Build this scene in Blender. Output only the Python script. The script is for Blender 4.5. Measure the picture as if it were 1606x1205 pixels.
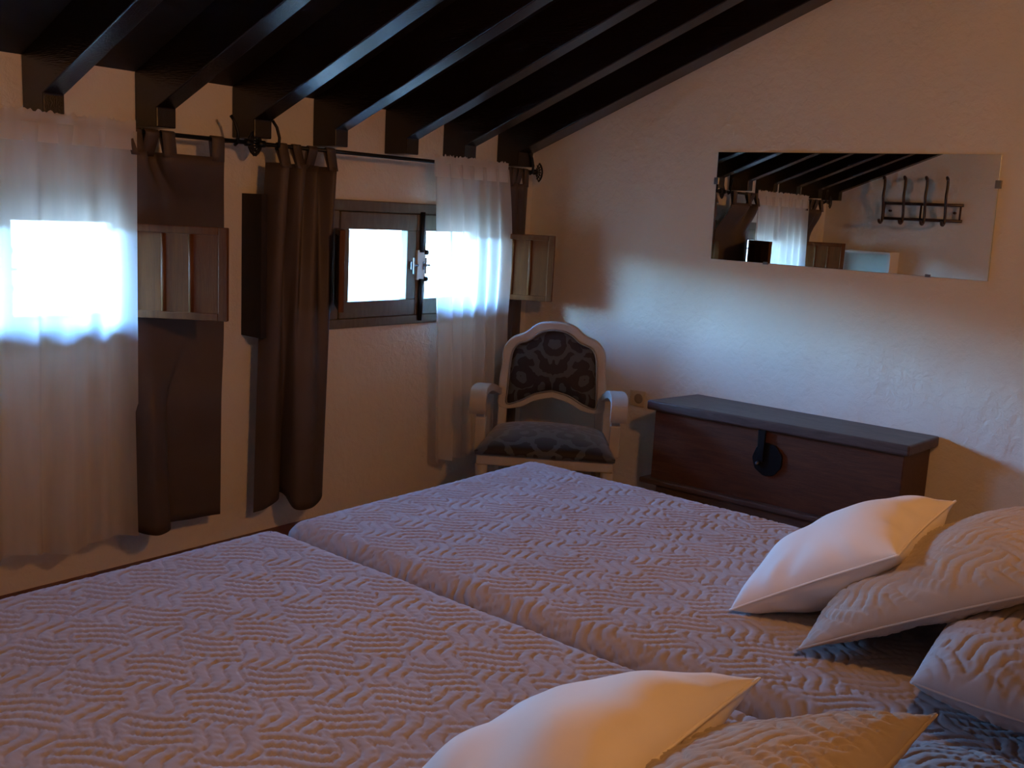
import bpy, bmesh, math, random
import numpy as np
from mathutils import Vector, Matrix
random.seed(4)
for o in list(bpy.data.objects): bpy.data.objects.remove(o)
C = bpy.context.scene.collection
S = bpy.context.scene

# ------------------------------------------------------------------ camera
CAMZ = 1.45
yaw, pitch, roll = math.radians(39.6), math.radians(9.77), math.radians(2.98)
fwd = Vector((math.cos(yaw)*math.cos(pitch), math.sin(yaw)*math.cos(pitch), -math.sin(pitch)))
rt0 = Vector((math.sin(yaw), -math.cos(yaw), 0))
dn0 = fwd.cross(rt0)
rt = rt0*math.cos(roll) - dn0*math.sin(roll)
dn = rt0*math.sin(roll) + dn0*math.cos(roll)
cd = bpy.data.cameras.new('camera'); cam = bpy.data.objects.new('camera', cd); C.objects.link(cam)
m = Matrix((rt, -dn, -fwd)).transposed().to_4x4(); m.translation = (0, 0, CAMZ)
cam.matrix_world = m
cd.sensor_width = 36; cd.lens = 36*1560/1606; cd.clip_start = 0.02; cd.clip_end = 500
S.camera = cam

# ------------------------------------------------------------------ sky, sun, lamp strengths, exposure
W = bpy.data.worlds.new('world'); S.world = W; W.use_nodes = True
nt = W.node_tree; bg = nt.nodes['Background']
sky = nt.nodes.new('ShaderNodeTexSky'); sky.sky_type = 'NISHITA'; sky.sun_disc = False
sky.sun_elevation = math.radians(33); sky.sun_rotation = math.radians(282)
sky.dust_density = 1.2; sky.air_density = 1.0; sky.ozone_density = 1.0
tint = nt.nodes.new('ShaderNodeMixRGB'); tint.blend_type = 'MULTIPLY'; tint.inputs[0].default_value = 1; tint.inputs[2].default_value = (.40, .74, 1.25, 1)   # tungsten white balance of the photo
nt.links.new(sky.outputs[0], tint.inputs[1]); nt.links.new(tint.outputs[0], bg.inputs[0]); bg.inputs[1].default_value = 32.0
sl = bpy.data.lights.new('sun', 'SUN'); sl.energy = 90.0; sl.angle = 0.01; sl.color = (1, .86, .66)
so = bpy.data.objects.new('sun', sl); C.objects.link(so)
so.rotation_euler = Vector((0.78, 0.06, -0.6)).to_track_quat('-Z', 'Y').to_euler()   # from behind the house: only the land outside is sunlit
LAMP = 410.0           # emission of the pendant bulb
S.view_settings.view_transform = 'Standard'; S.view_settings.look = 'None'
S.view_settings.gamma = 1; S.view_settings.use_curve_mapping = False
S.view_settings.exposure = -0.06

YW, XE, XW, YS = 3.536, 4.36, 0.31, -1.6
JY = .82                                      # door jamb in the west wall, just outside the view
SL = 0.403                                     # roof slope
def zdeck(y): return 1.89 + SL*(YW-y)
def zraft(y): return 1.70 + SL*(YW-y)

# ------------------------------------------------------------------ materials
MT = {}
class NB:
    def __init__(s, name):
        s.m = bpy.data.materials.new(name); s.m.use_nodes = True; s.t = s.m.node_tree
        s.b = s.t.nodes['Principled BSDF']; s.out = s.t.nodes['Material Output']
        s.tc = s.t.nodes.new('ShaderNodeTexCoord'); MT[name] = s.m
    def n(s, typ, **kw):
        nd = s.t.nodes.new(typ)
        for k, v in kw.items():
            if k.startswith('i_'):
                nd.inputs[k[2:].replace('_', ' ')].default_value = v
            else: setattr(nd, k, v)
        return nd
    def l(s, a, b): s.t.links.new(a, b)
    def mapping(s, scale, coord='Object', rot=(0,0,0)):
        mp = s.n('ShaderNodeMapping'); mp.inputs['Scale'].default_value = scale; mp.inputs['Rotation'].default_value = rot
        s.l(s.tc.outputs[coord], mp.inputs[0]); return mp.outputs[0]
    def noise(s, vec, scale, detail=4, rough=.55, dist=0):
        nd = s.n('ShaderNodeTexNoise'); nd.inputs['Scale'].default_value = scale; nd.inputs['Detail'].default_value = detail
        nd.inputs['Roughness'].default_value = rough; nd.inputs['Distortion'].default_value = dist
        s.l(vec, nd.inputs['Vector']); return nd.outputs['Fac']
    def ramp(s, fac, stops):
        r = s.n('ShaderNodeValToRGB'); e = r.color_ramp.elements
        while len(e) < len(stops): e.new(.5)
        for el, (p, c) in zip(e, stops): el.position = p; el.color = (*c, 1)
        s.l(fac, r.inputs[0]); return r.outputs[0]
    def bump(s, h, strength, dist, normal=None):
        b = s.n('ShaderNodeBump'); b.inputs['Strength'].default_value = strength; b.inputs['Distance'].default_value = dist
        s.l(h, b.inputs['Height'])
        if normal: s.l(normal, b.inputs['Normal'])
        return b.outputs[0]
    def set(s, col=None, rough=.6, spec=.4, metal=0, normal=None, coat=0):
        if col is not None:
            if isinstance(col, tuple): s.b.inputs['Base Color'].default_value = (*col, 1)
            else: s.l(col, s.b.inputs['Base Color'])
        s.b.inputs['Roughness'].default_value = rough; s.b.inputs['Specular IOR Level'].default_value = spec
        s.b.inputs['Metallic'].default_value = metal; s.b.inputs['Coat Weight'].default_value = coat
        if normal: s.l(normal, s.b.inputs['Normal'])
        return s.m

b = NB('plaster'); v = b.mapping((1,1,1))
b.set(b.ramp(b.noise(v, 1.6, 3), [(.3, (.70,.655,.57)), (.7, (.76,.715,.625))]), .92, .15,
      normal=b.bump(b.noise(v, 26, 5, .6, .4), .55, .012, b.bump(b.noise(v, 4.5, 3), .5, .03)))
def wood(name, c1, c2, scale=(1,14,14), rough=.45, spec=.4, bump=.25, coat=0):
    b = NB(name); v = b.mapping(scale); f = b.noise(v, 4, 6, .6, .9); f2 = b.noise(v, 22, 3)
    return b.set(b.ramp(f, [(.3, c1), (.7, c2)]), rough, spec, normal=b.bump(f2, bump, .002), coat=coat)
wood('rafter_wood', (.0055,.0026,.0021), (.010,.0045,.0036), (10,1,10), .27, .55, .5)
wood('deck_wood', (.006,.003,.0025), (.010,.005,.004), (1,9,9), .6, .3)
wood('shutter_wood', (.085,.030,.007), (.145,.052,.012), (12,12,1), .55, .22)
wood('frame_wood', (.12,.098,.062), (.17,.14,.092), (9,9,2), .5, .4)
wood('chest_wood', (.062,.024,.012), (.112,.045,.021), (11,1.2,11), .5, .35, .5)
wood('lid_wood', (.055,.036,.030), (.115,.080,.068), (11,1.2,11), .42, .5, .6)
wood('rack_wood', (.03,.014,.009), (.05,.022,.014), (6,6,6), .35, .5)
wood('dark_board', (.012,.008,.006), (.02,.012,.009), (6,6,2), .6, .3)
b = NB('terracotta'); v = b.mapping((1,1,1)); bk = b.n('ShaderNodeTexBrick'); bk.offset = 0; bk.inputs['Scale'].default_value = 3.3
bk.inputs['Color1'].default_value = (.16,.05,.025,1); bk.inputs['Color2'].default_value = (.12,.038,.02,1); bk.inputs['Mortar'].default_value = (.06,.035,.025,1)
bk.inputs['Mortar Size'].default_value = .012; bk.inputs['Brick Width'].default_value = 1; bk.inputs['Row Height'].default_value = 1
b.l(v, bk.inputs['Vector']); b.set(bk.outputs['Color'], .45, .4)
b = NB('land'); v = b.mapping((1,1,1)); b.set(b.ramp(b.noise(v, .12, 6), [(.35, (.10,.09,.06)), (.65, (.15,.13,.09))]), .9, .1)
def fabric(name, c1, c2, weave=700, rough=.85, nscale=6, bump=.12, spec=.2, sheen=.2):
    b = NB(name); v = b.mapping((1,1,1)); f = b.noise(v, nscale, 5); w = b.noise(v, weave, 2)
    b.set(b.ramp(f, [(.3, c1), (.7, c2)]), rough, spec, normal=b.bump(w, bump, .001))
    b.b.inputs['Sheen Weight'].default_value = sheen; return b.m
fabric('quilt', (.40,.365,.365), (.44,.40,.40))
fabric('cushion_quilt', (.40,.345,.295), (.45,.39,.335))
fabric('white_cotton', (.80,.77,.74), (.84,.81,.78), 900)
b = NB('brown_curtain'); v = b.mapping((1,1,1)); w = b.noise(b.mapping((160,160,1)), 3, 2)
b.set(b.ramp(b.noise(v, 3, 4), [(.3, (.072,.052,.041)), (.7, (.092,.068,.054))]), .52, .35, normal=b.bump(w, .2, .001))
def sheer(name, tr):
    m = bpy.data.materials.new(name); m.use_nodes = True; t = m.node_tree; t.nodes.clear(); MT[name] = m
    o = t.nodes.new('ShaderNodeOutputMaterial'); d = t.nodes.new('ShaderNodeBsdfDiffuse'); r = t.nodes.new('ShaderNodeBsdfTranslucent')
    x = t.nodes.new('ShaderNodeBsdfTransparent'); m1 = t.nodes.new('ShaderNodeMixShader'); m2 = t.nodes.new('ShaderNodeMixShader')
    d.inputs[0].default_value = (.80,.76,.70,1); r.inputs[0].default_value = (.82,.79,.74,1); x.inputs[0].default_value = (1,1,1,1)
    tc = t.nodes.new('ShaderNodeTexCoord'); nz = t.nodes.new('ShaderNodeTexNoise'); nz.inputs['Scale'].default_value = 5
    mp = t.nodes.new('ShaderNodeMapping'); mp.inputs['Scale'].default_value = (5,5,.6); t.links.new(tc.outputs['Object'], mp.inputs[0]); t.links.new(mp.outputs[0], nz.inputs['Vector'])
    mr = t.nodes.new('ShaderNodeMapRange'); mr.inputs['To Min'].default_value = tr*.6; mr.inputs['To Max'].default_value = tr*1.4; t.links.new(nz.outputs['Fac'], mr.inputs['Value'])
    m1.inputs[0].default_value = .5; t.links.new(d.outputs[0], m1.inputs[1]); t.links.new(r.outputs[0], m1.inputs[2])
    t.links.new(mr.outputs[0], m2.inputs[0]); t.links.new(m1.outputs[0], m2.inputs[1]); t.links.new(x.outputs[0], m2.inputs[2]); t.links.new(m2.outputs[0], o.inputs[0])
sheer('sheer', .26); sheer('sheer_header', .03)
m = bpy.data.materials.new('pane'); m.use_nodes = True; t = m.node_tree; t.nodes.clear(); MT['pane'] = m
o = t.nodes.new('ShaderNodeOutputMaterial'); x = t.nodes.new('ShaderNodeBsdfTransparent'); g = t.nodes.new('ShaderNodeBsdfGlossy'); mx = t.nodes.new('ShaderNodeMixShader')
g.inputs['Roughness'].default_value = .02; mx.inputs[0].default_value = .05; x.inputs[0].default_value = (.95,.97,.96,1)
t.links.new(x.outputs[0], mx.inputs[1]); t.links.new(g.outputs[0], mx.inputs[2]); t.links.new(mx.outputs[0], o.inputs[0])
NB('iron').set((.012,.012,.013), .4, .5, .6)
NB('steel').set((.20,.21,.22), .35, .5, .9)
NB('mirror_glass').set((.80,.82,.80), .0, .5, 1.0)
NB('mirror_edge').set((.42,.50,.47), .15, .6)
m = bpy.data.materials.new('opal_glass'); m.use_nodes = True; t = m.node_tree; t.nodes.clear(); MT['opal_glass'] = m
o = t.nodes.new('ShaderNodeOutputMaterial'); d = t.nodes.new('ShaderNodeBsdfDiffuse'); r = t.nodes.new('ShaderNodeBsdfTranslucent'); mx = t.nodes.new('ShaderNodeMixShader')
d.inputs[0].default_value = (.8,.76,.68,1); r.inputs[0].default_value = (.92,.88,.80,1); mx.inputs[0].default_value = .7
t.links.new(d.outputs[0], mx.inputs[1]); t.links.new(r.outputs[0], mx.inputs[2]); t.links.new(mx.outputs[0], o.inputs[0])
NB('brass').set((.55,.36,.14), .3, .5, 1)
NB('socket_plastic').set((.60,.52,.36), .4, .4)
NB('socket_dark').set((.28,.21,.12), .5, .3)
NB('plate_white').set((.60,.58,.53), .5, .4)
NB('shelf_white').set((.72,.67,.58), .5, .4)
b = NB('cream_paint'); v = b.mapping((1,1,1)); b.set(b.ramp(b.noise(v, 9, 4), [(.35, (.42,.39,.34)), (.65, (.49,.455,.40))]), .45, .4)
NB('piping_silver').set((.22,.21,.20), .35, .5, .4)
# floral damask, mirrored about the chair's centre line
b = NB('damask'); sep = b.n('ShaderNodeSeparateXYZ'); b.l(b.tc.outputs['Object'], sep.inputs[0])
ab = b.n('ShaderNodeMath', operation='ABSOLUTE'); b.l(sep.outputs['X'], ab.inputs[0])
cm = b.n('ShaderNodeCombineXYZ'); b.l(ab.outputs[0], cm.inputs['X']); b.l(sep.outputs['Y'], cm.inputs['Y']); b.l(sep.outputs['Z'], cm.inputs['Z'])
nz = b.n('ShaderNodeTexNoise'); nz.inputs['Scale'].default_value = 16; nz.inputs['Detail'].default_value = 2; b.l(cm.outputs[0], nz.inputs['Vector'])
mxv = b.n('ShaderNodeMixRGB'); mxv.blend_type = 'ADD'; mxv.inputs[0].default_value = .055; b.l(cm.outputs[0], mxv.inputs[1]); b.l(nz.outputs['Color'], mxv.inputs[2])
vo = b.n('ShaderNodeTexVoronoi'); vo.inputs['Scale'].default_value = 9.5; b.l(mxv.outputs[0], vo.inputs['Vector'])
wv = b.n('ShaderNodeMath', operation='SINE'); ml = b.n('ShaderNodeMath', operation='MULTIPLY'); ml.inputs[1].default_value = 13
b.l(vo.outputs['Distance'], ml.inputs[0]); b.l(ml.outputs[0], wv.inputs[0])
f2 = b.noise(cm.outputs[0], 30, 3); ad = b.n('ShaderNodeMath', operation='ADD'); b.l(wv.outputs[0], ad.inputs[0]); b.l(f2, ad.inputs[1])
b.set(b.ramp(ad.outputs[0], [(.80, (.014,.009,.010)), (.92, (.062,.066,.068))]), .6, .35); b.b.inputs['Sheen Weight'].default_value = .3
m = bpy.data.materials.new('bulb_glow'); m.use_nodes = True; t = m.node_tree; t.nodes.clear(); MT['bulb_glow'] = m
o = t.nodes.new('ShaderNodeOutputMaterial'); e = t.nodes.new('ShaderNodeEmission'); e.inputs[0].default_value = (1, .43, .13, 1); e.inputs[1].default_value = LAMP
t.links.new(e.outputs[0], o.inputs[0])

# ------------------------------------------------------------------ helpers
class MB:
    def __init__(s): s.v = []; s.f = []
    def add(s, vs, fs):
        k = len(s.v); s.v += [tuple(p) for p in vs]; s.f += [tuple(i+k for i in f) for f in fs]; return s
    def box(s, x0, x1, y0, y1, z0, z1):
        vs = [(x, y, z) for x in (x0, x1) for y in (y0, y1) for z in (z0, z1)]
        return s.add(vs, [(0,1,3,2), (4,6,7,5), (0,4,5,1), (2,3,7,6), (0,2,6,4), (1,5,7,3)])
    def prism(s, poly, axis, a, b):
        # poly of 2D points extruded along an axis (0: pts are y,z; 1: x,z; 2: x,y)
        def P(p, t): return (t, p[0], p[1]) if axis == 0 else (p[0], t, p[1]) if axis == 1 else (p[0], p[1], t)
        n = len(poly); vs = [P(p, a) for p in poly] + [P(p, b) for p in poly]
        return s.add(vs, [tuple(range(n))[::-1], tuple(range(n, 2*n))] + [(i, (i+1) % n, n+(i+1) % n, n+i) for i in range(n)])
    def tube(s, pts, r, n=8, cap=True):
        pts = [Vector(p) for p in pts]; rs = r if isinstance(r, (list, tuple)) else [r]*len(pts)
        vs = []; prev = None
        for i, p in enumerate(pts):
            t = (pts[min(i+1, len(pts)-1)] - pts[max(i-1, 0)]).normalized()
            a = prev - t*prev.dot(t) if prev else (Vector((0,0,1)) if abs(t.z) < .9 else Vector((1,0,0))) - t*t.dot(Vector((0,0,1)) if abs(t.z) < .9 else Vector((1,0,0)))
            a.normalize(); prev = a; bb = t.cross(a)
            vs += [p + (a*math.cos(2*math.pi*k/n) + bb*math.sin(2*math.pi*k/n))*rs[i] for k in range(n)]
        m = len(pts); fs = [(i*n+k, i*n+(k+1) % n, (i+1)*n+(k+1) % n, (i+1)*n+k) for i in range(m-1) for k in range(n)]
        if cap: fs += [tuple(range(n))[::-1], tuple(range((m-1)*n, m*n))]
        return s.add(vs, fs)
    def lathe(s, prof, c=(0,0,0), n=20, axis=2):
        vs = []
        for r, h in prof:
            for k in range(n):
                a = 2*math.pi*k/n; p = (r*math.cos(a), r*math.sin(a), h)
                if axis == 0: p = (p[2], p[0], p[1])
                if axis == 1: p = (p[0], p[2], p[1])
                vs.append((p[0]+c[0], p[1]+c[1], p[2]+c[2]))
        m = len(prof)
        return s.add(vs, [(i*n+k, i*n+(k+1) % n, (i+1)*n+(k+1) % n, (i+1)*n+k) for i in range(m-1) for k in range(n)] + [tuple(range(n))[::-1], tuple(range((m-1)*n, m*n))])
    def build(s, name, mat, parent=None, smooth=False, bevel=0, seg=2, auto=None):
        me = bpy.data.meshes.new(name); me.from_pydata(s.v, [], s.f); me.update()
        bm = bmesh.new(); bm.from_mesh(me); bmesh.ops.recalc_face_normals(bm, faces=bm.faces); bm.to_mesh(me); bm.free()
        return link(name, me, mat, parent, smooth, bevel, seg)
def link(name, me, mat, parent=None, smooth=False, bevel=0, seg=2):
    o = bpy.data.objects.new(name, me); C.objects.link(o); me.materials.append(MT[mat])
    if smooth: me.polygons.foreach_set('use_smooth', [True]*len(me.polygons))
    if bevel:
        md = o.modifiers.new('bevel', 'BEVEL'); md.width = bevel; md.segments = seg; md.limit_method = 'ANGLE'
    if parent: o.parent = parent
    return o
def empty(name, loc=(0,0,0), rz=0):
    o = bpy.data.objects.new(name, None); C.objects.link(o); o.location = loc; o.rotation_euler = (0, 0, rz); o.empty_display_size = .1; return o
def tag(o, label, cat, group=None):
    o['label'] = label; o['category'] = cat
    if group: o['group'] = group
    return o
def struct(o, label=None):
    o['kind'] = 'structure'
    if label: o['label'] = label
    return o
def npmesh(name, V, F, mat, parent=None, smooth=True):
    me = bpy.data.meshes.new(name); V = np.asarray(V, np.float32); F = np.asarray(F, np.int32)
    me.vertices.add(len(V)); me.vertices.foreach_set('co', V.ravel())
    me.loops.add(F.size); me.loops.foreach_set('vertex_index', F.ravel())
    me.polygons.add(len(F)); me.polygons.foreach_set('loop_start', np.arange(0, F.size, 4, dtype=np.int32))
    me.update(calc_edges=True); me.validate(); me.polygons.foreach_set('use_smooth', np.full(len(me.polygons), smooth))
    return link(name, me, mat, parent)
def crom(pts, n):
    pts = [np.array(p, float) for p in pts]; out = []
    for i in range(len(pts)-1):
        p0, p1, p2, p3 = pts[max(i-1, 0)], pts[i], pts[i+1], pts[min(i+2, len(pts)-1)]
        for k in range(n):
            t = k/n; out.append(.5*((2*p1)+(-p0+p2)*t+(2*p0-5*p1+4*p2-p3)*t*t+(-p0+3*p1-3*p2+p3)*t**3))
    out.append(pts[-1]); return out

# ------------------------------------------------------------------ the shell
WX = [(0.93, 2.0), (2.93, 4.0)]; WZ = (.882, 1.47)            # window frames, outer
mb = MB(); y0, y1 = YW, YW+.24; ztop = 1.89
xs = [XW-.25, WX[0][0]+.04, WX[0][1]-.04, WX[1][0]+.04, WX[1][1]-.04, XE+.24]
mb.box(xs[0], xs[5], y0, y1, -.15, WZ[0]+.04); 
for a, c in ((0,1), (2,3), (4,5)): mb.box(xs[a], xs[c], y0, y1, WZ[0]+.04, WZ[1]-.04)
mb.prism([(y0, WZ[1]-.04), (y1, WZ[1]-.04), (y1, zdeck(y1)), (y0, zdeck(y0))], 0, xs[0], xs[5])
struct(mb.build('wall_north', 'plaster'), 'white plaster wall with two small windows')
struct(MB().prism([(YS-.25, -.15), (YW, -.15), (YW, zdeck(YW)), (YS-.25, zdeck(YS-.25))], 0, XE, XE+.24).build('wall_east', 'plaster'), 'white plaster gable wall with mirror and chest')
struct(MB().prism([(JY, -.15), (YW, -.15), (YW, zdeck(YW)), (JY, zdeck(JY))], 0, XW-.25, XW).build('wall_west', 'plaster'), 'white plaster wall with coat rack, seen in the mirror')
struct(MB().box(-1.6, XE, YS-.25, YS, -.15, zdeck(YS)).build('wall_south', 'plaster'))
mb = MB()
def slab(xa, xb, ya, yb, z0=-.15): mb.prism([(ya, z0), (yb, z0), (yb, zdeck(yb)+.05), (ya, zdeck(ya)+.05)], 0, xa, xb)
slab(-1.5, XW-.25, JY, JY+.1); slab(-1.6, -1.5, YS, JY+.1)
struct(mb.build('wall_recess', 'plaster'))
struct(MB().box(-1.6, XE, YS, YW, -.15, 0).build('floor', 'terracotta'), 'dark terracotta floor')
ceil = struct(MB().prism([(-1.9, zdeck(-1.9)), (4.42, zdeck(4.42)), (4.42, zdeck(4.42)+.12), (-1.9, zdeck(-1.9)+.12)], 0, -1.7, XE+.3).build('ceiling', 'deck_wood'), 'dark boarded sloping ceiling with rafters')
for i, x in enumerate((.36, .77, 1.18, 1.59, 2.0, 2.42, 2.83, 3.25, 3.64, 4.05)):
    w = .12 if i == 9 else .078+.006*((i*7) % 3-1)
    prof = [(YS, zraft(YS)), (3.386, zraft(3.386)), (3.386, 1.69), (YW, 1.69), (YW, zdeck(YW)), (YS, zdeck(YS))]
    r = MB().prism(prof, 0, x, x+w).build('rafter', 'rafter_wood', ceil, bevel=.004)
gx = np.linspace(-160, 160, 81); gy = np.concatenate([np.linspace(-40, 6, 12), np.linspace(8, 160, 60)])
GX, GY = np.meshgrid(gx, gy, indexing='ij'); tt = np.clip((GY-10)/60, 0, 1); tt = tt*tt*(3-2*tt)
GZ = -3.2+tt*(10.0+1.6*np.sin(GX*.05+1)+.9*np.sin(GX*.17+GY*.06))
ii = np.arange(GX.size).reshape(GX.shape)
struct(npmesh('ground', np.column_stack([GX.ravel(), GY.ravel(), GZ.ravel()]), np.column_stack([ii[:-1, :-1].ravel(), ii[1:, :-1].ravel(), ii[1:, 1:].ravel(), ii[:-1, 1:].ravel()]), 'land'), 'bright hillside outside the windows')

# ------------------------------------------------------------------ windows
def shutter(parent, hx, side, ang, zc=1.171, w=.362, h=.342):
    # hinge at (hx, YW-.03); direction angle in the plan; side = +1 lit face on the left of the direction
    o = empty('shutter', (hx, YW-.032, zc), ang); o.parent = parent
    t = .012; f = MB(); st = .028
    f.box(0, st, -t, t, -h/2, h/2); f.box(w-st-.006, w, -t, t, -h/2, h/2)
    f.box(st, w-st-.006, -t, t, h/2-st, h/2); f.box(st, w-st-.006, -t, t, -h/2, -h/2+st)
    f.build('shutter_frame', 'shutter_wood', o, bevel=.003)
    x0, x1 = st, w-st-.006; pw = (x1-x0)/3
    for k in range(3):
        MB().box(x0+k*pw, x0+(k+1)*pw, -t*.45, t*.45, -h/2+st, h/2-st).build('panel', 'shutter_wood', o)
    for k in (1, 2):
        MB().tube([(x0+k*pw, 0, -h/2+st), (x0+k*pw, 0, h/2-st)], .011, 10).build('moulding', 'shutter_wood', o, smooth=True)
    return o
def window(idx, x0):
    o = empty('window_%d' % idx, (x0, YW, 0)); struct(o, 'two-leaf window glowing behind the wide sheer curtain' if idx == 1 else 'two-leaf window with one bare pane beside the narrow sheer curtain')
    X = lambda v: v-2.93
    ya, yb = -.014, .06; z0, z1 = WZ
    f = MB(); f.box(0, X(4.0), ya, yb, z1-.05, z1); f.box(0, X(4.0), ya, yb, z0, z0+.043); f.box(0, .05, ya, yb, z0+.043, z1-.05); f.box(X(3.95), X(4.0), ya, yb, z0+.043, z1-.05)
    f.box(.03, X(3.97), .032, yb, z1-.075, z1-.04); f.box(.03, X(3.97), .032, yb, z0+.03, z0+.065); f.box(.04, .07, .032, yb, z0+.04, z1-.05); f.box(X(3.93), X(3.96), .032, yb, z0+.04, z1-.05); f.box(X(3.445), X(3.485), .032, yb, z0+.04, z1-.05)
    f.build('frame', 'frame_wood', o, bevel=.004)
    for a, c, ga, gc in ((2.983, 3.463, 3.036, 3.402), (3.467, 3.947, 3.530, 3.894)):
        s = empty('sash', (0,0,0)); s.parent = o
        m = MB(); sa, sb = -.02, .03
        m.box(X(a), X(c), sa, sb, 1.338, z1-.053); m.box(X(a), X(c), sa, sb, z0+.046, 1.006); m.box(X(a), X(ga), sa, sb, 1.006, 1.338); m.box(X(gc), X(c), sa, sb, 1.006, 1.338)
        m.build('sash_frame', 'frame_wood', s, bevel=.004)
        MB().box(X(ga), X(gc), .002, .006, 1.006, 1.338).build('pane', 'pane', s)
    MB().box(X(3.462), X(3.514), -.032, -.018, 1.10, 1.245).build('lock_plate', 'plate_white', o, bevel=.002)
    for za, zb in ((1.235, 1.43), (1.105, .90)):
        m = MB().tube([(X(3.487), -.034, za), (X(3.487), -.034, zb)], .0125, 8); m.lathe([(.0, -.006), (.013, -.004), (.013, .01), (0, .012)], (X(3.513), -.036, za), 10, 0); m.build('bolt', 'iron', o, smooth=True)
    for xx in (3.425, 3.505):
        m = MB().box(X(xx)-.006, X(xx)+.006, -.036, -.018, 1.15, 1.19); m.tube([(X(xx), -.04, 1.172), (X(xx)+.03, -.046, 1.172)], .006, 8); m.tube([(X(xx), -.046, 1.13), (X(xx), -.046, 1.21)], .005, 8)
        m.build('latch', 'steel', o, bevel=.002)
    return o
w1 = window(1, .93); w2 = window(2, 2.93)
def hang(o, hx, hy, ang, w):
    s = shutter(o, hx, 1, ang, w=w); s.location = (hx-o.location.x, hy-YW, 1.171)
    fx = .035 if hx < o.location.x+.5 else 1.035
    for z in (1.06, 1.28): MB().tube([(fx, -.016, z), (hx-o.location.x, hy-YW, z)], .005, 6).build('hinge_arm', 'iron', o, smooth=True)
hang(w1, 1.902, 3.42, math.radians(-50), .364); hang(w2, 3.95, 3.46, math.radians(-58), .337); hang(w2, 2.955, YW-.032, math.radians(-127), .362); hang(w1, 1.028, 3.42, math.radians(-130), .364)
for x0 in (.93, 2.93):     # sky portals only guide the sampling of the sky through the window openings
    a = bpy.data.lights.new('sky_portal', 'AREA'); a.shape = 'RECTANGLE'; a.size = 1.0; a.size_y = .5; a.cycles.is_portal = True
    ao = bpy.data.objects.new('sky_portal', a); C.objects.link(ao); ao.location = (x0+.535, YW+.08, 1.17); ao.rotation_euler = (math.radians(-90), 0, 0)
tag(MB().box(2.468, 2.498, 3.40, YW, .884, 1.472).build('wooden_batten', 'dark_board', bevel=.002), 'narrow black upright board standing out from the wall, left of the bunched brown curtain', 'batten')

# ------------------------------------------------------------------ curtain rods
RY, RZ = 3.395, 1.668
def rod(xa, xb, label, brackets):
    o = empty('curtain_rod', ((xa+xb)/2, RY, RZ)); tag(o, label, 'curtain rod', 'wrought iron curtain rods'); cx = (xa+xb)/2
    MB().tube([(xa-cx, 0, 0), (xb-cx, 0, 0)], .0085, 10).build('bar', 'iron', o, smooth=True)
    for s, xx in ((-1, xa-cx), (1, xb-cx)):
        m = MB(); m.tube([(xx, 0, 0), (xx+s*.03, 0, 0)], .014, 10)
        arc = []
        for k in range(7):
            a = math.radians(-60+20*k); p = (xx+s*(.02+.055*math.cos(a)), 0, .055*math.sin(a)*1.0); arc.append(p)
            m.tube([(xx+s*.015, 0, 0), p], .0032, 6)
        m.tube(arc, .005, 6); m.tube([(p[0]-s*.014, .004, p[2]*.75) for p in arc], .003, 6)
        m.build('finial', 'iron', o, smooth=True)
    for bx in brackets:
        m = MB(); m.tube([(bx-cx-.03, -.012, .095), (bx-cx-.012, -.016, .07), (bx-cx, -.018, .03), (bx-cx, -.014, -.004), (bx-cx, .004, -.014)], .0065, 8)
        m.tube([(bx-cx, 0, .0), (bx-cx, .138, .0)], .007, 8)
        m.build('bracket', 'iron', o, smooth=True)
    return o
rod(.62, 2.385, 'black iron curtain rod over the window nearest the left frame edge', (.70, 2.34))
rod(2.475, 4.19, 'black iron curtain rod over the bare window by the armchair', (2.535, 4.165))

# ------------------------------------------------------------------ curtains
def sheet(pts_top, pts_bot, ztop, zbot, nz=40, sub=8, sag=None):
    T = np.array(crom(pts_top, sub)); B = np.array(crom(pts_bot, sub)); n = len(T)
    zb = np.array(crom([(z, 0) for z in zbot], sub))[:, 0] if hasattr(zbot, '__len__') else np.full(n, zbot)
    V = []
    for j in range(nz+1):
        t = j/nz; e = t**.8
        xy = T*(1-e)+B*e
        if sag: xy = sag(t, np.linspace(0, 1, n), xy)
        z = ztop*(1-t)+zb*t
        V.append(np.column_stack([xy, z]))
    V = np.concatenate(V); F = [(j*n+i, j*n+i+1, (j+1)*n+i+1, (j+1)*n+i) for j in range(nz) for i in range(n-1)]
    return V, F
def sstep(a, b, x): x = min(max((x-a)/(b-a), 0), 1); return x*x*(3-2*x)
def tucked(x0, x1, yb, yc=None):          # squeezed flat against the wall where the open shutter stands in front
    def sag(t, u, xy):
        k = sstep(.0, .17, t)*(1-sstep(.47, .68, t))
        q = np.column_stack([np.maximum(xy[:, 0], x0)*0+x0+(x1-x0)*u, yb+((yc or yb)-yb)*u+.15*(xy[:, 1]-RY)])
        return xy*(1-k)+q*k
    return sag
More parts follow.
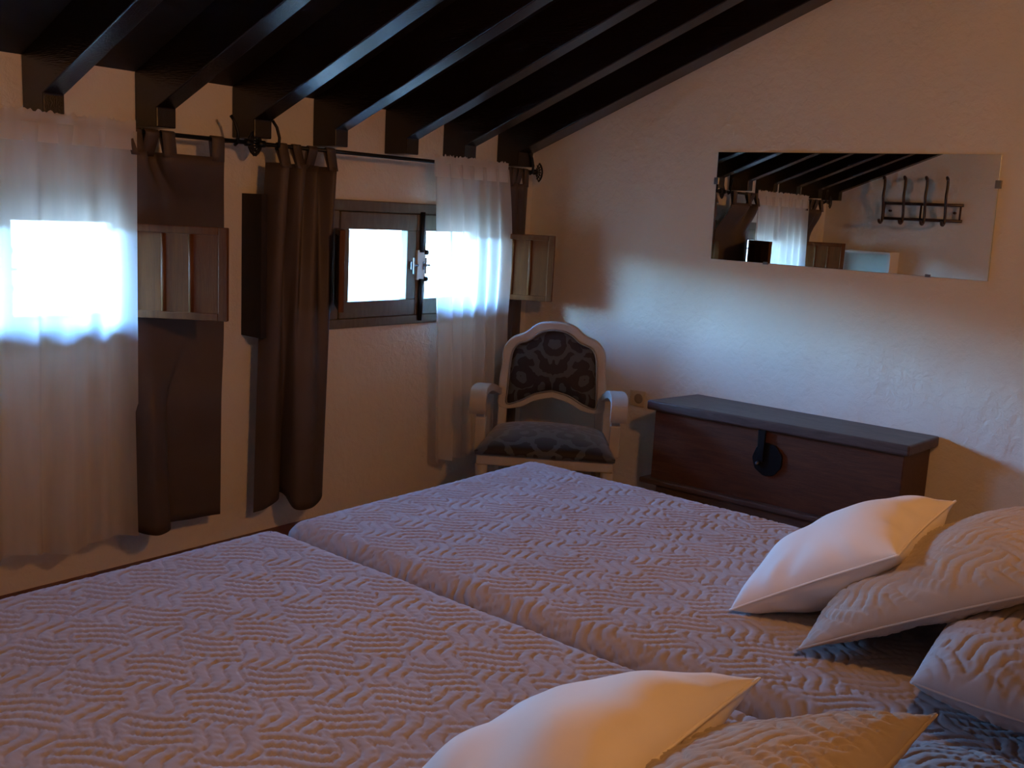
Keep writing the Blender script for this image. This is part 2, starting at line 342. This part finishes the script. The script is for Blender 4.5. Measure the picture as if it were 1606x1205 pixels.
def brown(name, label, top, bot, zbot, tabs, ztop=1.600, sag=None):
    o = empty(name, (top[0][0], RY, 0)); tag(o, label, 'curtain', 'brown tab-top curtains'); off = np.array((top[0][0], RY, 0))
    V, F = sheet(top, bot, ztop, zbot, sag=sag)
    p = npmesh('panel', V-off, F, 'brown_curtain', o); s = p.modifiers.new('thick', 'SOLIDIFY'); s.thickness = .004
    for xa, xb in tabs:
        # nearest depth of the panel top under this tab
        Tt = np.array(crom(top, 8)); yc = Tt[np.argmin(abs(Tt[:, 0]-(xa+xb)/2)), 1]
        prof = [(yc-.005, ztop-.015), (RY-.013, RZ-.01), (RY-.011, RZ+.006), (RY, RZ+.013), (RY+.011, RZ+.006), (RY+.012, RZ-.01), (yc+.006, ztop-.015)]
        prof = crom(prof, 3); n = len(prof)
        vs = [(xa-off[0], q[0]-off[1], q[1]) for q in prof] + [(xb-off[0], q[0]-off[1], q[1]) for q in prof]
        tb = MB().add(vs, [(i, i+1, n+i+1, n+i) for i in range(n-1)]).build('tab', 'brown_curtain', o, smooth=True)
        s = tb.modifiers.new('thick', 'SOLIDIFY'); s.thickness = .003
    return o
brown('brown_curtain', 'brown curtain hanging flat behind the three-panel shutter, beside the wide sheer curtain',
      [(1.893,3.425),(1.905,3.385),(1.935,3.365),(1.955,3.385),(1.975,3.425),(2.012,3.425),(2.022,3.39),(2.05,3.372),(2.12,3.376),(2.21,3.384),(2.285,3.392)],
      [(1.885,3.39),(1.895,3.33),(1.925,3.29),(1.955,3.29),(1.985,3.30),(2.003,3.33),(2.02,3.385),(2.07,3.40),(2.14,3.402),(2.21,3.402),(2.275,3.40)],
      [.195,.19,.185,.185,.19,.195,.19,.184,.178,.176,.172],
      [(1.895,1.94),(1.953,2.007),(2.02,2.072),(2.228,2.283)], sag=tucked(1.908, 2.345, 3.435, 3.482))
brown('brown_curtain', 'brown curtain bunched in deep folds left of the uncovered window',
      [(2.525,3.45),(2.53,3.42),(2.545,3.37),(2.575,3.365),(2.60,3.43),(2.622,3.365),(2.655,3.36),(2.695,3.43),(2.735,3.385),(2.77,3.43),(2.815,3.365),(2.84,3.40)],
      [(2.475,3.45),(2.485,3.44),(2.505,3.42),(2.53,3.40),(2.565,3.40),(2.59,3.43),(2.582,3.37),(2.58,3.30),(2.64,3.28),(2.70,3.30),(2.745,3.33),(2.765,3.36)],
      [.125,.13,.14,.16,.18,.20,.20,.155,.15,.16,.175,.21],
      [(2.535,2.582),(2.61,2.652),(2.69,2.735),(2.785,2.832)])
brown('brown_curtain', 'narrow brown curtain in the room corner behind the two-panel shutter and the armchair',
      [(3.955,3.43),(3.985,3.38),(4.01,3.41),(4.04,3.38),(4.07,3.41),(4.10,3.38),(4.15,3.40)],
      [(3.985,3.43),(4.01,3.39),(4.03,3.41),(4.055,3.38),(4.08,3.41),(4.105,3.39),(4.145,3.40)],
      .13, [(3.965,4.0),(4.008,4.042),(4.055,4.088),(4.103,4.137)], sag=tucked(3.99, 4.245, 3.41, 3.48))
brown('brown_curtain', 'brown curtain at the coat-rack end of the window wall, visible only in the mirror',
      [(.74,3.40),(.78,3.375),(.84,3.42),(.90,3.37),(.96,3.42),(1.02,3.375),(1.06,3.41)],
      [(.70,3.40),(.74,3.37),(.80,3.41),(.86,3.37),(.93,3.42),(1.0,3.38),(1.05,3.41)],
      .14, [(.74,.79),(.83,.88),(.92,.97),(1.01,1.06)], sag=tucked(.70, .93, 3.492))
def sheer_curtain(label, xa, xb, ba, bb, folds, amp, zbot, seed, bulge=0, jit=.25):
    rnd = random.Random(seed)
    o = empty('sheer_curtain', (xa, RY, 0)); tag(o, label, 'curtain', 'white sheer curtains'); off = np.array((xa, RY, 0))
    n = folds*2+1
    ph = sorted([i/(n-1)+(rnd.uniform(-jit, jit)/(n-1) if 0 < i < n-1 else 0) for i in range(n)])
    am = [rnd.uniform(.45, 1)*amp for _ in range(n)]
    top = [(xa+(xb-xa)*p, RY-.012+(.012 if i % 2 else -.010)) for i, p in enumerate(ph)]
    bot = [(ba+(bb-ba)*p, RY-.02+(am[i] if i % 2 else -am[i])) for i, p in enumerate(ph)]
    def sag(t, u, xy):
        k = math.sin(math.pi*min(t*1.9, 1))*bulge
        return xy+np.column_stack([k*(u-.15), 0*u])
    zb = [zbot[0]*(1-p)+zbot[1]*p+rnd.uniform(-.012, .012) for p in ph]
    V, F = sheet(top, bot, 1.665, zb, nz=60, sub=8, sag=sag)
    npmesh('panel', V-off, F, 'sheer', o)
    # gathered header: double cloth around the rod with a small ruffle on top
    ht = []; hb = []
    m = folds*4+1
    for i in range(m):
        p = i/(m-1); ht.append((xa+(xb-xa)*p, RY-.014+rnd.uniform(-.012, .008))); hb.append((xa+(xb-xa)*p, RY-.016+rnd.uniform(-.004, .004)))
    T = np.array(crom(ht, 4)); B = np.array(crom(hb, 4)); nn = len(T); rows = []
    jit_ = [rnd.uniform(0, .014) for _ in range(nn)]
    for z, q, zz in ((1.708, T, 1), (1.69, B, 0), (1.655, B, 0), (1.60, B-np.array((0, .003)), 0)):
        rows.append(np.column_stack([q, np.full(nn, z)-(np.array(jit_) if zz else 0)]))
    V = np.concatenate(rows); F = [(j*nn+i, j*nn+i+1, (j+1)*nn+i+1, (j+1)*nn+i) for j in range(3) for i in range(nn-1)]
    npmesh('header', V-off, F, 'sheer_header', o)
    return o
sheer_curtain('wide white sheer curtain covering the window at the left frame edge', 1.04, 1.915, 1.0, 1.888, 7, .042, (.185,.175), 3)
sheer_curtain('narrow white sheer curtain half covering the window beside the armchair', 3.425, 3.965, 3.50, 4.0, 6, .042, (.20,.20), 8, bulge=.03)

# ------------------------------------------------------------------ beds
def quiltpat(x, y, amp=.006, s=1.0):
    a = x/(.122*s); bb = y/(.21*s); u = a+bb; v = a-bb
    wu = u+.035*np.sin(3.1*v+1.3)+.02*np.sin(7.7*u); wv = v+.035*np.sin(2.7*u)+.02*np.sin(6.1*v+.7)
    par = (np.floor(wu)+np.floor(wv)).astype(int) % 2
    fu = wu-np.floor(wu); fv = wv-np.floor(wv)
    q = .637*x-.771*y; p = .771*x+.637*y                       # stitching runs diagonally over the bed
    pV = (q+.0115*s*np.sin(2*np.pi*p/(.112*s)))/(.0315*s); pH = (p+.006*s*np.sin(2*np.pi*q/(.15*s)))/(.0255*s)
    ridge = lambda p: .72*np.minimum(1, np.abs(np.sin(np.pi*p))/.30)**.8+.28*np.abs(np.sin(np.pi*p))
    h = np.where(par == 0, ridge(pV), ridge(pH)*.95)
    puck = .12*np.sin(38*u+3*np.sin(9*v))*(par == 0)*np.sin(11*v+2)+.24*np.sin(41*v+3*np.sin(7*u))*(par == 1)*np.sin(9*u+1)
    und = .25*np.sin(x*9+2.2*np.sin(y*5))*np.sin(y*7.3+1.1)
    return amp*(h+puck*h+und)
def quilt_cover(w, l, ztop, zlow, r=.055, step=.0045):
    # top grid (inner rectangle) + rounded border + hanging sides, as one surface
    a, b2 = w/2-r, l/2-r
    nx, ny = int(2*a/step), int(2*b2/step)
    gx = np.linspace(-a, a, nx+1); gy = np.linspace(-b2, b2, ny+1)
    X, Y = np.meshgrid(gx, gy, indexing='xy'); P = np.column_stack([X.ravel(), Y.ravel()])
    V = [np.column_stack([P, np.full(len(P), ztop)+quiltpat(P[:, 0], P[:, 1])])]
    idx = np.arange((nx+1)*(ny+1)).reshape(ny+1, nx+1)
    F = [np.column_stack([idx[:-1, :-1].ravel(), idx[:-1, 1:].ravel(), idx[1:, 1:].ravel(), idx[1:, :-1].ravel()])]
    ring = []; nor = []
    nc = 10
    def side(ids, pts, ang0):
        for i, p in zip(ids, pts): ring.append((i, p)); nor.append((math.cos(ang0), math.sin(ang0)))
    def corner(i, p, a0):
        for k in range(1, nc): ang = a0+math.pi/2*k/nc; ring.append((i, p)); nor.append((math.cos(ang), math.sin(ang)))
    side(idx[0, :], P[idx[0, :]], -math.pi/2); corner(idx[0, -1], P[idx[0, -1]], -math.pi/2)
    side(idx[:, -1], P[idx[:, -1]], 0); corner(idx[-1, -1], P[idx[-1, -1]], 0)
    side(idx[-1, ::-1], P[idx[-1, ::-1]], math.pi/2); corner(idx[-1, 0], P[idx[-1, 0]], math.pi/2)
    side(idx[::-1, 0], P[idx[::-1, 0]], math.pi); corner(idx[0, 0], P[idx[0, 0]], math.pi)
    ids = np.array([q[0] for q in ring]); B = np.array([q[1] for q in ring]); N = np.array(nor); m = len(ids)
    prev = ids; base = len(P)
    levels = [('arc', r*math.pi/2*k/14) for k in range(1, 15)] + [('drop', d) for d in np.concatenate([np.arange(1, 9)*step*1.3, np.linspace(.08, ztop-zlow-r, 14)])]
    for kind, d in levels:
        if kind == 'arc':
            ang = d/r; rr = r*math.sin(ang); z = ztop-r*(1-math.cos(ang)); nr, nz, arc = math.sin(ang), math.cos(ang), d
        else:
            rr = r; z = ztop-r-d; nr, nz, arc = 1, 0, r*math.pi/2+d
        Q = B+N*arc; hgt = quiltpat(Q[:, 0], Q[:, 1])
        if kind == 'drop': hgt = hgt + .004*np.sin((B[:, 0]+B[:, 1])*9)*min(1, d/.2)
        V.append(np.column_stack([B+N*(rr+hgt[:, None]*nr), np.full(m, z)+hgt*nz]))
        cur = base+np.arange(m); base += m
        F.append(np.column_stack([prev, cur, np.roll(cur, -1), np.roll(prev, -1)])); prev = cur
    return np.concatenate(V), np.concatenate(F)
def bed(label, cx, foot, w, l, rz, ztop=.55):
    cy = foot-l/2
    o = empty('single_bed', (cx, cy, 0), rz); tag(o, label, 'bed', 'the two single beds')
    V, F = quilt_cover(w, l, ztop, .16)
    F = F[:, ::-1] if False else F
    q = npmesh('bedspread', V, F, 'quilt', o)
    MB().box(-w/2+.06, w/2-.06, -l/2+.06, l/2-.06, .2, ztop-.075).build('mattress', 'white_cotton', o, bevel=.02)
    MB().box(-w/2+.07, w/2-.07, -l/2+.07, l/2-.07, .10, .2).build('bed_base', 'rack_wood', o)
    for sx in (-1, 1):
        for sy in (-1, 1):
            MB().lathe([(.024, 0), (.03, .10)], (sx*(w/2-.13), sy*(l/2-.13), 0), 12).build('leg', 'rack_wood', o)
    return o
bed('single bed with pale lilac wavy-quilted bedspread, nearer the camera', 1.085, 2.205, 1.15, 2.18, math.radians(.3))
bed('single bed with pale lilac wavy-quilted bedspread, beside the chest and armchair', 2.278, 2.228, 1.15, 2.18, math.radians(.8))

# ------------------------------------------------------------------ pillows
def pillow(name, label, cat, A, B, D, T, mat, quilted=False, n=70, floor=.557, wr=.004, seed=0, group=None, bot=.75, pinch=.07, pw=.55):
    A, B, D = map(lambda p: np.array(p, float), (A, B, D)); U = (D-A)/2; Vv = (B-A)/2; c = A+U+Vv
    N = np.cross(U, Vv); N /= np.linalg.norm(N); N = N if N[2] > 0 else -N
    lu, lv = np.linalg.norm(U), np.linalg.norm(Vv)
    g = np.sin(np.linspace(-1, 1, n)*math.pi/2)*.35+np.linspace(-1, 1, n)*.65
    uu, vv = np.meshgrid(g, g, indexing='ij')
    fu = uu*(1-pinch*(1-vv**2)*uu**2); fv = vv*(1-pinch*(1-uu**2)*vv**2)
    h = ((1-np.abs(uu)**2.6)*(1-np.abs(vv)**2.6))**pw
    rng = np.random.RandomState(seed); nz = np.zeros_like(uu)
    for k in range(7):
        ku, kv = rng.uniform(-9, 9), rng.uniform(-9, 9); nz += np.sin(ku*uu+kv*vv+rng.uniform(0, 6))/4
    edge = np.exp(-((1-np.maximum(abs(uu), abs(vv)))/.22)**2)
    ang = np.arctan2(vv, uu)
    crease = edge*np.sin(ang*13+2*nz)*.8
    sides = []
    for sgn, k in ((1, 1.0), (-1, bot)):
        d = T*k*h+wr*(nz+crease)*np.sqrt(np.clip(h, 0, 1))*1.2
        if quilted: d = d+quiltpat(uu*lu+3, vv*lv+2, .0085, 1.0)*np.clip(h*3, 0, 1)
        P = c+fu[..., None]*U+fv[..., None]*Vv+sgn*d[..., None]*N
        P[..., 2] = np.maximum(P[..., 2], floor+.0*h)
        sides.append(P.reshape(-1, 3))
    idx = np.arange(n*n).reshape(n, n)
    q = lambda I: np.column_stack([I[:-1, :-1].ravel(), I[1:, :-1].ravel(), I[1:, 1:].ravel(), I[:-1, 1:].ravel()])
    # share the outline between both sides
    low = idx+n*n; low[0, :] = idx[0, :]; low[-1, :] = idx[-1, :]; low[:, 0] = idx[:, 0]; low[:, -1] = idx[:, -1]
    base = np.array((c[0], c[1], floor))
    o = empty(name, tuple(base)); tag(o, label, cat, group)
    npmesh('cover', np.concatenate(sides)-base, np.concatenate([q(idx), q(low)[:, ::-1]]), mat, o)
    per = np.concatenate([idx[:, 0], idx[-1, 1:], idx[-2::-1, -1], idx[0, -2:0:-1]])
    pts = sides[0][per]-base; pts = np.concatenate([pts, pts[:1]])
    MB().tube([tuple(p) for p in pts[::2]]+[tuple(pts[-1])], .0028, 6).build('seam', mat, o, smooth=True)
    return o
pillow('bolster_pillow', 'flat quilted pillow lying at the head of the bed nearer the camera', 'pillow', (.66,.48,.615), (.66,.06,.625), (1.60,.46,.615), .085, 'quilt', True, 150, seed=5, wr=.002, pinch=-.06, pw=.45, bot=.6, group='quilted pillows at the bed heads')
pillow('bolster_pillow', 'plump quilted pillow under the grey cushion at the head of the far bed', 'pillow', (1.80,.505,.64), (1.80,.05,.66), (2.74,.53,.64), .115, 'quilt', True, 150, seed=6, wr=.002, pinch=-.06, pw=.45, bot=.6, group='quilted pillows at the bed heads')
pillow('quilted_cushion', 'grey-brown quilted cushion leaning behind the white pillow in the foreground', 'cushion', (.60,.735,.575), (.63,.295,.84), (1.255,.765,.575), .082, 'cushion_quilt', True, 150, seed=2, bot=.3, group='grey-brown quilted cushions')
pillow('quilted_cushion', 'grey-brown quilted cushion behind the white pillow on the far bed', 'cushion', (1.935,.78,.568), (1.965,.30,.84), (2.595,.81,.575), .10, 'cushion_quilt', True, 150, seed=3, bot=.3, group='grey-brown quilted cushions')
pillow('white_pillow', 'white cotton pillow in the foreground, cut by the bottom frame edge', 'pillow', (.80,.93,.575), (.80,.55,.79), (1.31,.96,.575), .09, 'white_cotton', n=90, seed=11, bot=.95, wr=.006, group='white cotton pillows')
pillow('white_pillow', 'white cotton pillow propped on the far bed in front of the chest', 'pillow', (2.034,.989,.565), (2.05,.632,.79), (2.525,1.02,.58), .095, 'white_cotton', n=90, seed=21, bot=.95, wr=.006, group='white cotton pillows')

# ------------------------------------------------------------------ armchair
CS = 1.06
ch = empty('armchair', (3.325*CS, 2.547*CS, CAMZ*(1-CS)), yaw-math.pi/2-math.radians(4)); ch.scale = (CS, CS, CS)
tag(ch, 'cream painted wooden armchair with dark floral damask seat and back, in the corner', 'armchair')
half = [(0,.945,0,.908),(.06,.941,.05,.902),(.10,.925,.085,.884),(.128,.900,.11,.862),(.152,.884,.135,.848),(.198,.866,.170,.836),(.233,.832,.191,.814),(.247,.792,.204,.775),(.248,.725,.210,.71),
        (.255,.665,.213,.65),(.256,.60,.215,.60),(.248,.527,.213,.545),(.152,.530,.152,.562),(.08,.566,.08,.600),(0,.586,0,.619)]
H = crom(half, 4)
full = [tuple(p) for p in H] + [(-p[0], p[1], -p[2], p[3]) for p in H[-2:0:-1]]
def backY(z): return .50+(z-.45)*.14
n = len(full); vs = []
for dy in (-.022, .022):
    vs += [(p[0], backY(p[1])+dy, p[1]) for p in full]; vs += [(p[2], backY(p[3])+dy, p[3]) for p in full]
fs = []
for i in range(n):
    j = (i+1) % n
    fs += [(i, j, n+j, n+i), (2*n+i, 3*n+i, 3*n+j, 2*n+j), (i, 2*n+i, 2*n+j, j), (n+i, n+j, 3*n+j, 3*n+i)]
MB().add(vs, fs).build('back_frame', 'cream_paint', ch, bevel=.008, seg=3)
# upholstered back: rings shrinking to the middle, domed
vs = []; rings = [1.0, .985, .95, .88, .75, .55, .3]; cz = .735
for s in rings:
    dome = -.024-.022*(1-s**4)+(.01 if s == 1 else 0)
    for p in full: z = cz+(p[3]-cz)*s; vs.append((p[2]*s, backY(z)+dome+.01, z))
k = len(vs); vs.append((0, backY(cz)-.036, cz)); fs = []
for r_ in range(len(rings)-1):
    for i in range(n): j = (i+1) % n; fs.append((r_*n+i, r_*n+j, (r_+1)*n+j, (r_+1)*n+i))
fs += [((len(rings)-1)*n+i, (len(rings)-1)*n+(i+1) % n, k) for i in range(n)]
MB().add(vs, fs).build('back_upholstery', 'damask', ch, smooth=True)
MB().box(-.2, .2, backY(.7)+.005, backY(.7)+.012, .62, .84).build('back_lining', 'damask', ch)
MB().tube([(p[2]*.99, backY(p[3])-.024, cz+(p[3]-cz)*.99) for p in full+full[:1]], .0045, 6).build('piping', 'piping_silver', ch, smooth=True)
for s in (-1, 1):
    m = MB().prism([(s*.212, .36), (s*.253, .36), (s*.253, .57), (s*.212, .57)], 1, -.02, .02); m.v = [(x, y+backY(z), z) for x, y, z in m.v]
    m.build('back_post', 'cream_paint', ch, bevel=.006)
    m = MB().tube([(s*.235, .50, .40), (s*.235, .505, .25), (s*.24, .53, .083)], [.025, .023, .018], 4); m.build('leg', 'cream_paint', ch)
    MB().lathe([(.016, .083), (.018, .09), (.012, .105), (.022, .14), (.026, .20), (.017, .235), (.026, .25), (.026, .265), (.016, .28), (.026, .30), (.028, .36)], (s*.275, .03, 0), 16).build('leg', 'cream_paint', ch, smooth=True)
    # arm: flat board curling down at the front
    path = crom([(.545, .595), (.45, .615), (.33, .648), (.22, .668), (.14, .662), (.10, .635), (.095, .60), (.11, .575)], 5)
    vs = []; wd = .037
    for i, p in enumerate(path):
        q0, q1 = path[max(i-1, 0)], path[min(i+1, len(path)-1)]; t = (q1-q0)/np.linalg.norm(q1-q0); nn = np.array((t[1], -t[0]))*.017
        xc = s*(.262+.048*min(1, i/20)); w_ = wd*(.75+.25*min(1, i/18))
        for sx in (-1, 1):
            for sg in (1, -1): vs.append((xc+sx*w_, p[0]+nn[0]*sg, p[1]+nn[1]*sg))
    L = len(path); fs = [(0, 1, 3, 2), (4*L-4, 4*L-2, 4*L-1, 4*L-3)]
    for i in range(L-1):
        a = 4*i; b_ = a+4; fs += [(a, a+1, b_+1, b_), (a+1, a+3, b_+3, b_+1), (a+3, a+2, b_+2, b_+3), (a+2, a, b_, b_+2)]
    MB().add(vs, fs).build('arm', 'cream_paint', ch, bevel=.006, seg=3)
    m = MB().box(s*.30-.024, s*.30+.024, .13, .18, .40, .545); m.box(s*.30-.019, s*.30+.019, .135, .175, .545, .64)
    m.build('arm_support', 'cream_paint', ch, bevel=.005)
    MB().prism([(s*.27, .02), (s*.298, .02), (s*.262, .52), (s*.232, .52)], 2, .362, .415).build('side_rail', 'cream_paint', ch, bevel=.004)
MB().box(-.298, .298, .005, .045, .362, .415).build('front_rail', 'cream_paint', ch, bevel=.006)
MB().box(-.25, .25, .49, .53, .362, .415).build('back_rail', 'cream_paint', ch, bevel=.004)
nu = 40; vs = []; fs = []
for i in range(nu+1):
    for j in range(nu+1):
        u = -1+2*i/nu; v = -1+2*j/nu
        wd = .305-.045*(v+1)/2; x = u*wd; y = .245+v*.26
        e = max(abs(u), abs(v)); up = ((1-abs(u)**5)*(1-abs(v)**5))**.5
        vs.append((x, y, .428+.042*up+.030*(1-u*u)*(1-v*v)))
vs2 = [(x*.99, .245+(y-.245)*.99, .412) for x, y, z in vs]; K = (nu+1)**2
for i in range(nu):
    for j in range(nu):
        a = i*(nu+1)+j; fs.append((a, a+nu+1, a+nu+2, a+1)); fs.append((K+a, K+a+1, K+a+nu+2, K+a+nu+1))
edge = [i*(nu+1) for i in range(nu+1)] + [nu*(nu+1)+j for j in range(1, nu+1)] + [i*(nu+1)+nu for i in range(nu-1, -1, -1)] + [j for j in range(nu-1, 0, -1)]
for i in range(len(edge)): a, b_ = edge[i], edge[(i+1) % len(edge)]; fs.append((a, b_, K+b_, K+a))
MB().add(vs+vs2, fs).build('seat', 'damask', ch, smooth=True)

# ------------------------------------------------------------------ chest
cx_, cy_ = 4.18, 1.85
chest = empty('wooden_chest', (cx_, cy_, 0)); tag(chest, 'long dark wooden chest with overhanging lid and round iron lock, under the mirror', 'chest')
def quad(pts, z0, z1): return MB().prism([(x-cx_, y-cy_) for x, y in pts], 2, z0, z1)
lidq = [(3.99,2.465), (4.352,2.40), (4.355,1.232), (4.038,1.252)]
quad(lidq, .563, .608).build('lid', 'lid_wood', chest, bevel=.008, seg=3)
def inset(p, q, a): return (p[0]+(q[0]-p[0])*a, p[1]+(q[1]-p[1])*a)
body = [(4.02,2.432), (4.35,2.38), (4.35,1.262), (4.062,1.275)]
bx = [(4.015,2.437), (4.35,2.39), (4.35,1.262), (4.058,1.272)]
quad(body, .23, .563).build('body', 'chest_wood', chest, bevel=.004)
base = [(3.985,2.475), (4.352,2.42), (4.352,1.24), (4.03,1.245)]
quad(base, .205, .232).build('base_moulding', 'lid_wood', chest, bevel=.007, seg=3)
quad([(4.005,2.39), (4.35,2.36), (4.35,1.30), (4.045,1.30)], .07, .205).build('plinth', 'lid_wood', chest, bevel=.004)
for px, py in ((4.06,2.32), (4.30,2.30), (4.09,1.36), (4.30,1.36)): MB().box(px-cx_-.035, px-cx_+.035, py-cy_-.04, py-cy_+.04, 0, .07).build('foot', 'chest_wood', chest, bevel=.004)
lx = 4.04-cx_; ly = 1.852-cy_
lk = MB(); pr = []
for k in range(28): a = 2*math.pi*k/28; rr = .070+.002*math.cos(9*a); pr.append((ly+rr*math.cos(a), .432+rr*math.sin(a)*1.06))
lk.prism(pr, 0, lx-.008, lx+.012); lock = lk.build('lock_plate', 'iron', chest, bevel=.002)
MB().prism([(ly+.012, .58), (ly+.05, .58), (ly+.042, .42), (ly+.015, .42)], 0, lx-.02, lx-.008).build('hasp', 'iron', lock, bevel=.003)
MB().lathe([(.0, -.02), (.008, -.018), (.009, -.008), (.009, 0)], (lx-.006, ly+.04, .41), 10, 0).build('stud', 'steel', lock, smooth=True)

# ------------------------------------------------------------------ mirror, socket
mi = empty('wall_mirror', (XE-.012, 1.757, 1.275)); tag(mi, 'long frameless mirror hung on the wall above the chest', 'mirror')
q = [(1.133-1.757, .502), (2.393-1.757, .510), (2.386-1.757, .004), (1.124-1.757, 0)]
MB().prism(q, 0, -.001, .004).build('glass', 'mirror_glass', mi)
MB().prism([(a*1.0012, (z-.25)*1.003+.25) for a, z in q], 0, .0035, .009).build('backing', 'mirror_edge', mi)
for y, z in ((2.391-1.757, .375), (1.131-1.757, .385), (1.36-1.757, .003), (2.10-1.757, .003)):
    MB().box(-.006, .012, y-.011, y+.011, z-.016 if z > .1 else z-.006, z+.016 if z > .1 else z+.006).build('clip', 'steel', mi, bevel=.001)
sk = empty('wall_socket', (XE, 2.748, .53)); tag(sk, 'small beige wall socket between the armchair and the chest', 'socket')
MB().box(-.013, -.001, -.046, .046, -.042, .042).build('plate', 'socket_plastic', sk, bevel=.004)
MB().lathe([(.0, -.015), (.021, -.0145), (.026, -.0135), (.026, -.012)], (0, -.01, 0), 20, 0).build('insert', 'socket_dark', sk, smooth=True)

# ------------------------------------------------------------------ coat rack and shelf on the wall seen in the mirror
rk = empty('coat_rack', (XW, 2.72, 1.55)); tag(rk, 'dark bentwood coat rack with four curved hooks, reflected in the mirror', 'coat rack')
for z in (.012, .135): MB().tube([(.03, -.315, z), (.03, .32, z)], .012, 10).build('rail', 'rack_wood', rk, smooth=True)
for y in (-.295, 0.01, .305): MB().tube([(.03, y, .012), (.03, y, .135)], .008, 8).build('upright', 'rack_wood', rk, smooth=True)
for y in (-.19, -.03, .14, .305):
    p = crom([(.13, y-.012, .325), (.115, y, .345), (.085, y, .33), (.075, y, .27), (.085, y, .20), (.07, y, .13), (.055, y, .06), (.055, y, 0), (.08, y, -.025), (.115, y, -.02), (.13, y, .0)], 4)
    MB().tube([tuple(a) for a in p], .011, 8).build('hook', 'rack_wood', rk, smooth=True)
for y in (-.25, .26): MB().tube([(0, y, .075), (.03, y, .075)], .01, 8).build('mount', 'rack_wood', rk)
sh = empty('wall_shelf', (XW, 3.14, 0)); tag(sh, 'white shelf unit below the coat rack, reflected in the mirror', 'shelf')
MB().box(0, .22, -.27, .28, 1.268, 1.288).build('top_board', 'shelf_white', sh, bevel=.002)
MB().box(0, .20, -.27, -.245, 0, 1.268).build('side_panel', 'shelf_white', sh, bevel=.002); MB().box(0, .20, .255, .28, 0, 1.268).build('side_panel', 'shelf_white', sh, bevel=.002)
for z in (.35, .80): MB().box(0, .2, -.245, .255, z, z+.018).build('shelf_board', 'shelf_white', sh)

# ------------------------------------------------------------------ the lamp that lights the room (behind the camera)
LX, LY, LZ = 1.55, .28, 1.98
lp = empty('pendant_lamp', (LX, LY, LZ)); tag(lp, 'pendant lamp with warm bulb above the bed heads, with an opal bowl added to dim the downward light', 'lamp')
zc = zdeck(LY)-LZ
MB().lathe([(.05, zc-.04), (.05, zc-.005), (.02, zc+.012)], (0, 0, 0), 20).build('ceiling_rose', 'brass', lp, smooth=True)
bw = [(.01, -.12), (.028, -.117), (.045, -.111), (.057, -.101), (.062, -.092)]
MB().lathe(bw+[(r-.004, z+.004) for r, z in bw[::-1]], (0, 0, 0), 28).build('dimming_bowl', 'opal_glass', lp, smooth=True)  # unseen bowl, added and sized to weaken lamp light falling steeply on the beds
for k in range(3): a = 2*math.pi*k/3; MB().tube([(.06*math.cos(a), .06*math.sin(a), -.09), (.02*math.cos(a), .02*math.sin(a), .30)], .002, 6).build('chain', 'brass', lp)
MB().tube([(0, 0, .12), (0, 0, zc-.03)], .004, 8).build('cord', 'iron', lp, smooth=True)
MB().lathe([(.02, .055), (.024, .065), (.024, .11), (.008, .125)], (0, 0, 0), 14).build('lamp_holder', 'brass', lp, smooth=True)
MB().lathe([(.002, -.06)]+[(.06*math.cos(math.radians(a)), .06*math.sin(math.radians(a))) for a in range(-80, 70, 10)]+[(.02, .06)], (0, 0, 0), 24).build('bulb', 'bulb_glow', lp, smooth=True)
